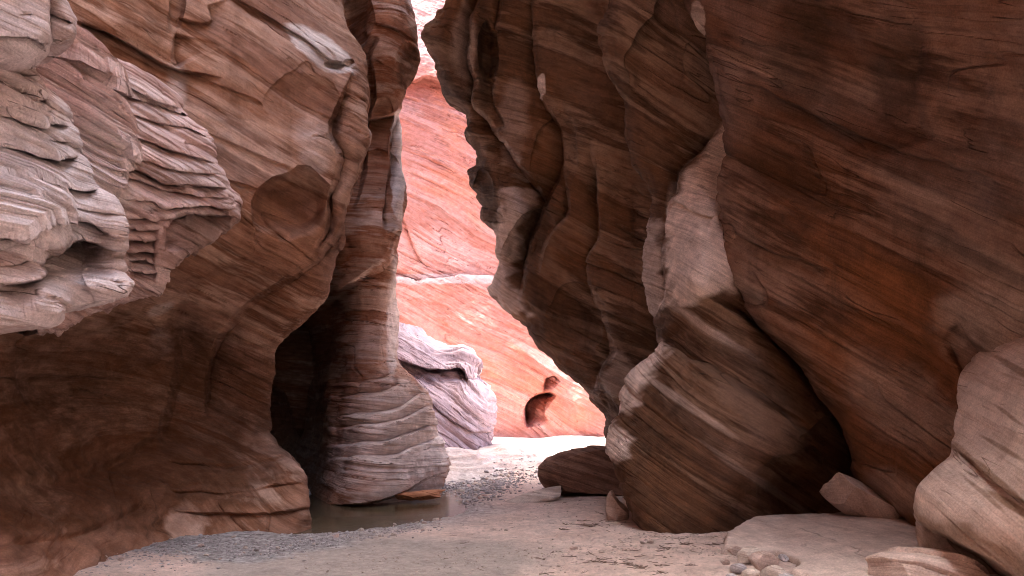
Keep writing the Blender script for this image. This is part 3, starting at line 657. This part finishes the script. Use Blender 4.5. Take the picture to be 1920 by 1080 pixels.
ys = np.concatenate([np.linspace(-14, 5.0, 50), 5.0*np.exp(np.linspace(0.004, math.log(70/5.0), int(900/QL)))])
xs1 = np.tan(np.linspace(-1.25, 1.25, 700)*.95)
xs = xs1/abs(xs1).max()*1.0
XX = xs[None]*np.where(ys < 5, 30, np.minimum(30, 30))[:, None]
# finer columns near the middle
tcol = np.linspace(-1, 1, int(900/QL)); XX = (np.sign(tcol)*(0.16*np.abs(tcol)+.84*np.abs(tcol)**3.2))[None]*40*np.clip(ys/18, .45, 1)[:, None]
YY = np.repeat(ys[:, None], XX.shape[1], 1)
Z, SP, SB, MS = ground(XX, YY)
PG = np.stack([XX, YY, Z], -1)
wet = sstep(1.3, .0, SP + .5*fbm(PG, 1.2, 3, 241)) * sstep(-6, -3.8, XX)
wet = np.maximum(wet, .8*sstep(.5, -.2, SB))
wet = np.maximum(wet, sstep(0, .3, 1 - np.sqrt(((960+XX*F/np.maximum(YY, 1)-430)/280)**2 + ((HV+CZ*F/np.maximum(YY, 1)-1018)/42)**2) + .35*fbm(PG, 1.4, 3, 243)))
um = 960 + XX*F/np.maximum(YY, 1)
# damp mud in the middle foreground
vm = HV + CZ*F/np.maximum(YY, 1)
damp = sstep(0, .35, 1 - np.sqrt(((um-720)/400)**2 + ((vm-1075)/85)**2) + .3*fbm(PG, .8, 3, 251))

def ground_mat():
    m, nt, b = node_mat('canyon_sand')
    geo = N_(nt, 'ShaderNodeNewGeometry'); pos = geo.outputs['Position']
    aw = N_(nt, 'ShaderNodeAttribute', attribute_name='wet').outputs['Fac']
    adm = N_(nt, 'ShaderNodeAttribute', attribute_name='damp').outputs['Fac']
    ar = N_(nt, 'ShaderNodeAttribute', attribute_name='rock').outputs['Fac']
    n1 = noise(nt, pos, 1.3, 6, .6); n2 = noise(nt, pos, 14, 6, .75); n3 = noise(nt, pos, 90, 3, .7)
    c = ramp(nt, n1, [(.3, (.64, .49, .42)), (.5, (.75, .60, .53)), (.7, (.80, .67, .60))])
    c = mix(nt, math_(nt, 'MULTIPLY', adm, .9), c, (.43, .385, .35))
    wc = ramp(nt, noise(nt, pos, 7, 7, .75), [(.33, (.20, .19, .185)), (.5, (.36, .35, .345)), (.62, (.56, .56, .56))])
    c = mix(nt, aw, c, wc)
    rc = ramp(nt, noise(nt, pos, 2.2, 7, .7), [(.35, (.36, .24, .20)), (.5, (.52, .42, .39)), (.65, (.60, .52, .50))])
    c = mix(nt, ar, c, rc)
    # small dark litter and grit
    vo = N_(nt, 'ShaderNodeTexVoronoi'); vo.inputs['Scale'].default_value = 11; nt.links.new(pos, vo.inputs['Vector'])
    gm = math_(nt, 'MULTIPLY', ramp(nt, vo.outputs['Distance'], [(.09, 1.0), (.16, 0.0)]), ramp(nt, noise(nt, pos, 1.9, 4, .6), [(.50, 0.0), (.60, .75)]))
    c = mix(nt, gm, c, (.16, .11, .085))
    c = mix(nt, 1.0, c, ramp(nt, n2, [(.3, .70), (.7, 1.2)]), 'MULTIPLY')
    c = mix(nt, 1.0, c, ramp(nt, noise(nt, pos, 3.2, 6, .7), [(.3, .78), (.55, 1.06)]), 'MULTIPLY')
    c = mix(nt, 1.0, c, ramp(nt, n3, [(.3, .85), (.7, 1.12)]), 'MULTIPLY')
    nt.links.new(c, b.inputs['Base Color'])
    rr = N_(nt, 'ShaderNodeMapRange'); rr.inputs[3].default_value = .92; rr.inputs[4].default_value = .22
    nt.links.new(math_(nt, 'MULTIPLY', aw, ramp(nt, noise(nt, pos, 5, 4, .6), [(.4, .3), (.6, 1.0)])), rr.inputs[0]); nt.links.new(rr.outputs[0], b.inputs['Roughness'])
    b.inputs['Specular IOR Level'].default_value = .3
    hgt = math_(nt, 'ADD', n2, math_(nt, 'MULTIPLY', n3, .35))
    bp = N_(nt, 'ShaderNodeBump'); bp.inputs['Strength'].default_value = .8; bp.inputs['Distance'].default_value = .05
    nt.links.new(hgt, bp.inputs['Height']); nt.links.new(bp.outputs[0], b.inputs['Normal'])
    return m
M_sand = ground_mat()
g = grid_mesh('ground', PG, M_sand, {'wet': wet, 'damp': damp, 'rock': MS})
tag(g, 'sandy canyon floor, damp and grey on the left and pale pink on the right', 'ground', kind='structure')

def water_mat():
    m, nt, b = node_mat('silty_water')
    pos = N_(nt, 'ShaderNodeNewGeometry').outputs['Position']
    b.inputs['Base Color'].default_value = (.10, .075, .045, 1); b.inputs['Roughness'].default_value = .04
    b.inputs['IOR'].default_value = 1.33; b.inputs['Specular IOR Level'].default_value = .5
    mp = N_(nt, 'ShaderNodeMapping'); mp.inputs['Scale'].default_value = (1, 2.2, 1); nt.links.new(pos, mp.inputs[0])
    n = noise(nt, mp.outputs[0], 9, 4, .6)
    sx = N_(nt, 'ShaderNodeSeparateXYZ'); nt.links.new(pos, sx.inputs[0])
    mr = N_(nt, 'ShaderNodeMapRange'); mr.inputs[1].default_value = 12.0; mr.inputs[2].default_value = 10.6; mr.inputs[3].default_value = .05; mr.inputs[4].default_value = .8
    nt.links.new(sx.outputs[1], mr.inputs[0])
    bp = N_(nt, 'ShaderNodeBump'); bp.inputs['Distance'].default_value = .07
    nt.links.new(mr.outputs[0], bp.inputs['Strength']); nt.links.new(n, bp.inputs['Height']); nt.links.new(bp.outputs[0], b.inputs['Normal'])
    return m
wx, wy = np.meshgrid(np.linspace(-6.5, -.2, 60), np.linspace(9.2, 18, 60))
w = grid_mesh('water', np.stack([wx, wy, 0*wx-.055], -1), water_mat())
tag(w, 'still brown pool at the foot of the pillar', 'pool', kind='structure')

# ================================================================== LOOSE ROCKS
def blob(name, mat, rad, seed, sub=4, rough=.25, flat=1.0, nrm=(.3, 0, .95), facet=0, lam=0):
    import bmesh
    bm = bmesh.new(); bmesh.ops.create_icosphere(bm, subdivisions=sub, radius=1.0)
    me = bpy.data.meshes.new(name); bm.to_mesh(me); bm.free()
    n = len(me.vertices); c = np.zeros(n*3, np.float32); me.vertices.foreach_get('co', c); c = c.reshape(-1, 3).astype(float)
    rs = np.random.RandomState(seed)
    if facet:                       # broken faces: clip by random planes
        for k in range(facet):
            nn = rs.normal(size=3); nn /= np.linalg.norm(nn); dd = rs.uniform(.5, .85)
            s = c@nn - dd; c = c - np.where(s > 0, s*.97, 0)[:, None]*nn
    d = c/np.linalg.norm(c, axis=1, keepdims=True)
    c = c + d*(rough*fbm(c + seed*3.1, .9, 4, seed))[:, None]
    c = c*np.array(rad)
    h = strata_h(c, nrm, .1, seed)
    if lam:
        l, _ = layers(h, c, .16, seed); c = c + d*(lam*l)[:, None]
    me.vertices.foreach_set('co', c.reshape(-1).astype(np.float32))
    me.polygons.foreach_set('use_smooth', [sub < 5]*len(me.polygons))
    for k, a in (('h', h), ('pale', h*0), ('dark', h*0)):
        at = me.attributes.new(k, 'FLOAT', 'POINT'); at.data.foreach_set('value', a.astype(np.float32))
    me.materials.append(mat); me.update()
    return me

def put(me, name, loc, rot=(0, 0, 0), sc_=1.0, label=None, cat=None, group=None, kind=None):
    o = link(bpy.data.objects.new(name, me)); o.location = loc; o.rotation_euler = rot
    o.scale = (sc_,)*3 if np.isscalar(sc_) else sc_
    return tag(o, label, cat, group, kind)

def gz(x, y): return float(ground(np.array([x]), np.array([y]))[0][0])

M_dkrock = rock_mat('boulder_sandstone', (.14, .07, .045), (.20, .11, .075), (.28, .17, .12), (.5, .42, .38), (.06, .03, .02), stain=.4)
M_rust = rock_mat('rusty_stone', (.30, .12, .06), (.42, .19, .10), (.52, .28, .18), (.6, .5, .4), (.12, .06, .03), stain=.2, vein=.2)
M_stone = rock_mat('stone_grey', (.44, .36, .31), (.56, .48, .42), (.62, .55, .49), (.6, .55, .5), (.2, .14, .11), stain=.1, vein=.1, bump=.35)
M_cob = rock_mat('stone_wet', (.28, .25, .25), (.44, .42, .43), (.60, .57, .58), (.6, .55, .5), (.12, .1, .09), stain=.1, vein=.1, bump=.3)

# dark boulder behind the buttress
me = blob('boulder', M_dkrock, (1.5, 1.2, .62), 5, 6, .14, facet=9, lam=.05)
put(me, 'boulder', (2.05, 14.6, .28), (0, R(3), R(8)), 1.0, 'big dark flat topped boulder wedged behind the buttress', 'boulder')
me = blob('slab', M_stone, (.75, .35, .13), 8, 5, .2, facet=6)
put(me, 'rock_slab', (.42, 13.6, .02), (0, R(-12), R(25)), 1.0, 'low flat slab lying at the left end of the dark boulder', 'rock')
me = blob('rock', M_bulge, (.16, .25, .28), 15, 5, .2, facet=8)
put(me, 'rock', (1.42, 10.9, .16), (0, R(-8), 0), 1.0, 'small pale rock tucked against the left foot of the buttress', 'rock')

# smooth slab of rock at the right foreground
def shelf():
    nx, ny = 420, 330
    x = np.linspace(1.4, 6.6, nx); y = np.linspace(4.6, 10.4, ny); X, Y = np.meshgrid(x, y)
    out = [(2.09, 8.0), (2.28, 8.7), (2.76, 9.35), (3.1, 9.6), (6.0, 9.8), (6.4, 5.0), (2.6, 4.9), (2.47, 6.15), (2.47, 6.6), (2.40, 6.95), (2.56, 7.35), (2.54, 7.76), (2.28, 7.78)]
    sdv = -polysd(out, X, Y)
    P = np.stack([X, Y, 0*X], -1)
    e = sdv + .07*fbm(P, 2.2, 4, 301) + .02*fbm(P, 8, 3, 302)
    top = .20 + .07*sstep(0, 1.0, e) + .05*sstep(3.0, 5.5, X) + .10*sstep(8.2, 9.6, Y) + .03*fbm(P, .8, 3, 303)
    Z = np.where(e > 0, top*np.power(np.clip(e/.05, 0, 1), .4), 0)
    gr = .025*sstep(.25, .5, vnoise(X*3+Y*1.2, Y*14-X*9, X*0, 304))*np.exp(-(((X-3.0)/.45)**2+((Y-8.0)/.5)**2))
    Z = Z - gr - .015*np.abs(fbm(P, 5, 3, 305))*sstep(.5, .0, e)
    Z = Z - .15*(e <= 0)
    Pn = np.stack([X, Y, Z], -1)
    h = strata_h(Pn, (.1, 0, .99), .03, 7)
    o = grid_mesh('rock_shelf', Pn, M_bulge, {'h': h, 'pale': h*0+.4, 'dark': .7*sstep(.10, .02, e)*sstep(-.1, .4, fbm(P, 3, 2, 306))})
    tag(o, 'smooth pale shelf of rock on the sand below the dark right wall', 'rock ledge')
shelf()
me = blob('wedge', M_bulge, (.70, .50, .22), 22, 6, .12, facet=10)
put(me, 'rock', (4.05, 9.25, .52), (R(-10), R(32), R(5)), 1.0, 'wedge shaped pale rock lying at the back of the smooth shelf', 'rock')
me = blob('block', M_bulge, (.46, .5, .24), 28, 6, .2, facet=10, lam=.05)
put(me, 'rock', (3.35, 6.35, .16), (0, R(14), R(40)), 1.0, 'low pale rock in front of the swollen foot in the right corner', 'rock')

# cobbles by the front of the shelf: (u, v, half width px, half height px, tilt, dark?)
stones = [blob('cobble', m_, r_, s_, 4, .16, facet=f_) for m_, r_, s_, f_ in
          [(M_stone, (1, .8, .72), 31, 3), (M_stone, (1, .7, .45), 33, 3), (M_bulge, (1, .85, .8), 35, 6), (M_cob, (1, .8, .6), 37, 3), (M_cob, (1, .7, .5), 39, 4), (M_outb, (1, .75, .5), 43, 6)]]
cob = [(1378, 1036, 14, 2, 0), (1402, 1048, 30, 1, -42), (1432, 1062, 27, 2, 0), (1385, 1062, 17, 3, 0), (1405, 1078, 22, 1, -25), (1448, 1076, 28, 0, -20), (1374, 1079, 14, 4, 0),
       (1452, 1030, 12, 3, 10), (1470, 1048, 12, 4, 60), (1424, 1034, 12, 5, 30), (1475, 1082, 20, 3, 0), (1360, 1052, 9, 2, 0)]
for i, (u, v, r, k, rz) in enumerate(cob):
    x, y = px2g(u, v+4, .14); s = r*y/F
    put(stones[k], 'cobble', (x, y, gz(x, y) + s*.45), (R(8*(i % 3)-8), R(rz*.4), R(-rz)), s,
        ['rounded cobble heaped against the front edge of the shelf'][0], 'stone', 'cobbles heaped against the shelf')
# pebbles along the water
rs = np.random.RandomState(4)
def scatter(n, regions, smin, smax, kinds, name, label, group, sink=.25):
    k = 0
    while k < n:
        (u0, v0, u1, v1, w) = regions[rs.randint(len(regions))]
        t = rs.rand(); u = u0+(u1-u0)*t+rs.normal()*w*2.2; v = v0+(v1-v0)*t+rs.normal()*w*.5
        if v < 838: continue
        x, y = px2g(u, v, -.02); s = smin*(smax/smin)**(rs.rand()**1.8)
        put(stones[kinds[rs.randint(len(kinds))]], name, (x, y, gz(x, y)+s*sink), (rs.normal()*.25, rs.normal()*.25, rs.rand()*6.3), (s, s*rs.uniform(.7, 1.1), s*rs.uniform(.6, 1.0)), label, 'stone', group)
        k += 1
scatter(120, [(770, 985, 840, 955, 10), (640, 1010, 800, 975, 12), (450, 1045, 640, 1010, 16), (250, 1020, 460, 1040, 20)], .015, .05, [0, 1, 3, 4, 2], 'pebble', 'small pebble on the wet shore in front of the pool', 'pebbles on the near shore', .2)
scatter(120, [(840, 935, 900, 905, 12), (870, 915, 990, 885, 10), (850, 925, 940, 925, 12)], .03, .09, [3, 4, 0, 5], 'pebble', 'grey stone in the stream bed right of the pillar', 'stones in the stream bed', .3)
scatter(38, [(900, 990, 1180, 940, 24), (1050, 1060, 1180, 1040, 20)], .012, .045, [0, 2, 5, 1], 'pebble', 'little stone scattered over the dry pale sand', 'stones on the dry sand', .2)
scatter(16, [(150, 1075, 300, 1000, 8)], .02, .05, [2, 5], 'pebble', 'reddish stone at the foot of the left wall', 'stones at the foot of the left wall', .2)

# gravel too small to count
def gravel(name, regs, n, smin, smax, mat, label, seed):
    r = np.random.RandomState(seed)
    base = np.array([(1, 0, 0), (-1, 0, 0), (0, 1, 0), (0, -1, 0), (0, 0, .8), (0, 0, -.8), (.6, .6, .45), (-.6, .6, .45), (.6, -.6, .45), (-.6, -.6, .45)], float)
    tri = np.array([(4, 6, 7), (4, 7, 9), (4, 9, 8), (4, 8, 6), (0, 2, 6), (2, 7, 6), (2, 1, 7), (1, 9, 7), (1, 3, 9), (3, 8, 9), (3, 0, 8), (0, 6, 8), (5, 2, 0), (5, 1, 2), (5, 3, 1), (5, 0, 3)])
    k = r.randint(len(regs), size=n); rg = np.array(regs, float)[k]; t = r.rand(n)
    u = rg[:, 0]+(rg[:, 2]-rg[:, 0])*t+r.normal(size=n)*rg[:, 4]*2; v = rg[:, 1]+(rg[:, 3]-rg[:, 1])*t+r.normal(size=n)*rg[:, 5]
    v = np.maximum(v, 850); d = CZ*F/(v-HV); x = (u-960)*d/F; y = d
    z = ground(x, y)[0]; sz = smin*(smax/smin)**(r.rand(n)**2.2)
    an = r.rand(n)*6.28; c, s_ = np.cos(an), np.sin(an)
    B = base[None]*(1+.3*r.normal(size=(n, 10, 3)))*sz[:, None, None]*np.stack([np.ones(n), r.uniform(.6, 1, n), r.uniform(.4, .8, n)], -1)[:, None]
    X = B[..., 0]*c[:, None]-B[..., 1]*s_[:, None]+x[:, None]; Y = B[..., 0]*s_[:, None]+B[..., 1]*c[:, None]+y[:, None]; Z_ = B[..., 2]+z[:, None]+sz[:, None]*.15
    V_ = np.stack([X, Y, Z_], -1).reshape(-1, 3); Fc = (tri[None]+10*np.arange(n)[:, None, None]).reshape(-1, 3)
    me = bpy.data.meshes.new(name); me.vertices.add(len(V_)); me.vertices.foreach_set('co', V_.reshape(-1).astype(np.float32))
    me.loops.add(len(Fc)*3); me.loops.foreach_set('vertex_index', Fc.reshape(-1).astype(np.int32)); me.polygons.add(len(Fc))
    me.polygons.foreach_set('loop_start', (np.arange(len(Fc))*3).astype(np.int32)); me.polygons.foreach_set('loop_total', np.full(len(Fc), 3, np.int32))
    at = me.attributes.new('h', 'FLOAT', 'POINT'); at.data.foreach_set('value', np.repeat(r.rand(n)*20, 10).astype(np.float32))
    me.update(); me.materials.append(mat)
    put(me, name, (0, 0, 0), label=label, cat='gravel', kind='stuff')
gravel('gravel', [(200, 1060, 420, 1010, 40, 14), (300, 1030, 560, 1010, 40, 9), (450, 1040, 800, 980, 14, 7), (560, 1020, 780, 985, 12, 5)], 5200, .004, .022, M_cob, 'grey wet gravel along the left shore', 81)
gravel('gravel', [(840, 940, 1000, 885, 16, 8), (850, 915, 930, 905, 14, 6)], 2600, .012, .05, M_cob, 'blue grey gravel filling the stream bed', 82)
gravel('gravel', [(860, 990, 1180, 930, 50, 12), (1050, 1060, 1350, 1030, 50, 14), (1340, 1050, 1440, 1075, 14, 6), (1200, 1024, 1360, 1020, 20, 5), (700, 1060, 1050, 1040, 80, 16)], 5200, .003, .018, M_stone, 'pale grit sprinkled on the dry sand', 83)

# broken rusty shelves at the foot of the two left walls
for (u, v, sx, sz, rz, s, lab) in [(545, 975, .20, .06, 10, 51, 'broken rusty ledge at the water line below the left wall'),
                                   (500, 981, .22, .045, -5, 52, 'thin rusty ledge left of the broken one below the left wall'),
                                   (790, 935, .62, .07, 30, 53, 'rusty lip of rock along the water below the pillar')]:
    x, y = px2g(u, v)
    put(blob('ledge', M_rust, (sx, .22, sz), s, 5, .25, facet=8, lam=.03), 'rock_ledge', (x, y+.05, .05), (0, R(-4), R(rz)), 1.0, lab, 'rock')

# driftwood litter
M_twig, nt_, b_ = node_mat('dry_twig')
tc = N_(nt_, 'ShaderNodeNewGeometry').outputs['Position']
nt_.links.new(ramp(nt_, noise(nt_, tc, 30, 4, .6), [(.3, (.10, .065, .045)), (.7, (.26, .19, .15))]), b_.inputs['Base Color']); b_.inputs['Roughness'].default_value = .95
def twig_mesh(seed):
    r = np.random.RandomState(seed); vs = []; fs = []
    def tube(p, q, r0, r1, seg=5, n=5):
        p = np.array(p, float); q = np.array(q, float); ax = (q-p)/np.linalg.norm(q-p)
        a = np.cross(ax, [0, 0, 1.]) if abs(ax[2]) < .9 else np.cross(ax, [1., 0, 0]); a /= np.linalg.norm(a); b = np.cross(ax, a)
        base = len(vs); off = np.zeros(3)
        for i in range(n+1):
            t = i/n; off = off + r.normal(size=3)*.025*np.linalg.norm(q-p)*(i > 0)
            c = p+(q-p)*t+off; rr = r0+(r1-r0)*t
            for k in range(seg):
                an = 2*math.pi*k/seg; vs.append(tuple(c+rr*(a*math.cos(an)+b*math.sin(an))))
        for i in range(n):
            for k in range(seg):
                fs.append((base+i*seg+k, base+i*seg+(k+1) % seg, base+(i+1)*seg+(k+1) % seg, base+(i+1)*seg+k))
    tube((-.5, 0, 0), (.5, 0, .04), .03, .012)
    for j in range(r.randint(1, 4)):
        t = r.uniform(-.3, .35); s = r.choice([-1, 1]); tube((t, 0, .01), (t+r.uniform(.12, .3), s*r.uniform(.1, .28), r.uniform(0, .1)), .016, .006, 4, 3)
    me = bpy.data.meshes.new('twig'); me.from_pydata(vs, [], fs); me.materials.append(M_twig); me.update(); return me
twigs = [twig_mesh(s) for s in (1, 2, 3, 4)]
def litter(n, u0, v0, su, sv, s0, s1, label, group):
    for k in range(n):
        u = u0+rs.normal()*su; v = v0+rs.normal()*sv
        x, y = px2g(u, v, .08); s = rs.uniform(s0, s1)
        put(twigs[rs.randint(4)], 'twig', (x, y, gz(x, y)+.012), (rs.normal()*.08, rs.normal()*.08, rs.normal()*.6+(3.1 if rs.rand() < .5 else 0)), s, label, 'twig', group)
litter(26, 1110, 985, 30, 9, .08, .26, 'dry twig in the tangle on the sand left of the buttress foot', 'twigs in the tangle by the buttress')
litter(34, 1130, 1052, 55, 10, .06, .2, 'thin dry twig strewn on the pink sand in the foreground', 'twigs strewn on the near sand')
litter(16, 1290, 1030, 40, 7, .08, .25, 'dry twig lying in the shade of the buttress foot', 'twigs in the shade of the buttress')
litter(12, 1445, 1025, 16, 6, .08, .22, 'dry twig caught among the cobbles by the shelf', 'twigs caught among the cobbles')
litter(14, 1240, 1068, 40, 7, .05, .16, 'fine dry twig at the foot of the cobble heap', 'twigs at the foot of the cobble heap')
litter(10, 900, 1010, 60, 20, .05, .12, 'small twig on the damp grey mud', 'twigs on the mud')

# ================================================================== LIGHT, SKY, CAMERA
SUN_EL, SUN_AZ = 72.0, 305.0      # azimuth clockwise from +Y
wd = bpy.data.worlds.new("World"); sc.world = wd; wd.use_nodes = True
nt = wd.node_tree; bg = nt.nodes['Background']
sky = nt.nodes.new('ShaderNodeTexSky'); sky.sky_type = 'NISHITA'; sky.sun_disc = False
sky.sun_elevation = R(SUN_EL); sky.sun_rotation = R(SUN_AZ); sky.air_density = .65; sky.dust_density = 5.0; sky.ozone_density = .2
nt.links.new(sky.outputs[0], bg.inputs[0]); bg.inputs[1].default_value = .15
sd = bpy.data.lights.new('sun', 'SUN'); sd.energy = 2.0; sd.angle = R(.5); sd.color = (1, .95, .88)
so = link(bpy.data.objects.new('sun', sd))
el, az = R(SUN_EL), R(SUN_AZ)
from mathutils import Vector
dv_ = Vector((math.cos(el)*math.sin(az), math.cos(el)*math.cos(az), math.sin(el)))
so.rotation_euler = dv_.to_track_quat('Z', 'Y').to_euler(); so.location = (0, 0, 40)

cam = bpy.data.cameras.new('camera'); cam.lens = 36*F/1920; cam.sensor_width = 36; cam.shift_y = (HV-540)/1920
cam.clip_start = .05; cam.clip_end = 500
co = link(bpy.data.objects.new('camera', cam)); co.location = (0, 0, CZ); co.rotation_euler = (R(90), 0, 0)
sc.camera = co
sc.view_settings.view_transform = 'Standard'; sc.view_settings.look = 'None'; sc.view_settings.gamma = 1
sc.view_settings.exposure = 3.15
try:
    sc.cycles.max_bounces = 10; sc.cycles.diffuse_bounces = 4; sc.cycles.use_denoising = True; sc.cycles.adaptive_threshold = .02; sc.cycles.pixel_filter_type = 'BLACKMAN_HARRIS'; sc.cycles.filter_width = 1.0
    sc.cycles.sample_clamp_indirect = 6
except Exception: pass
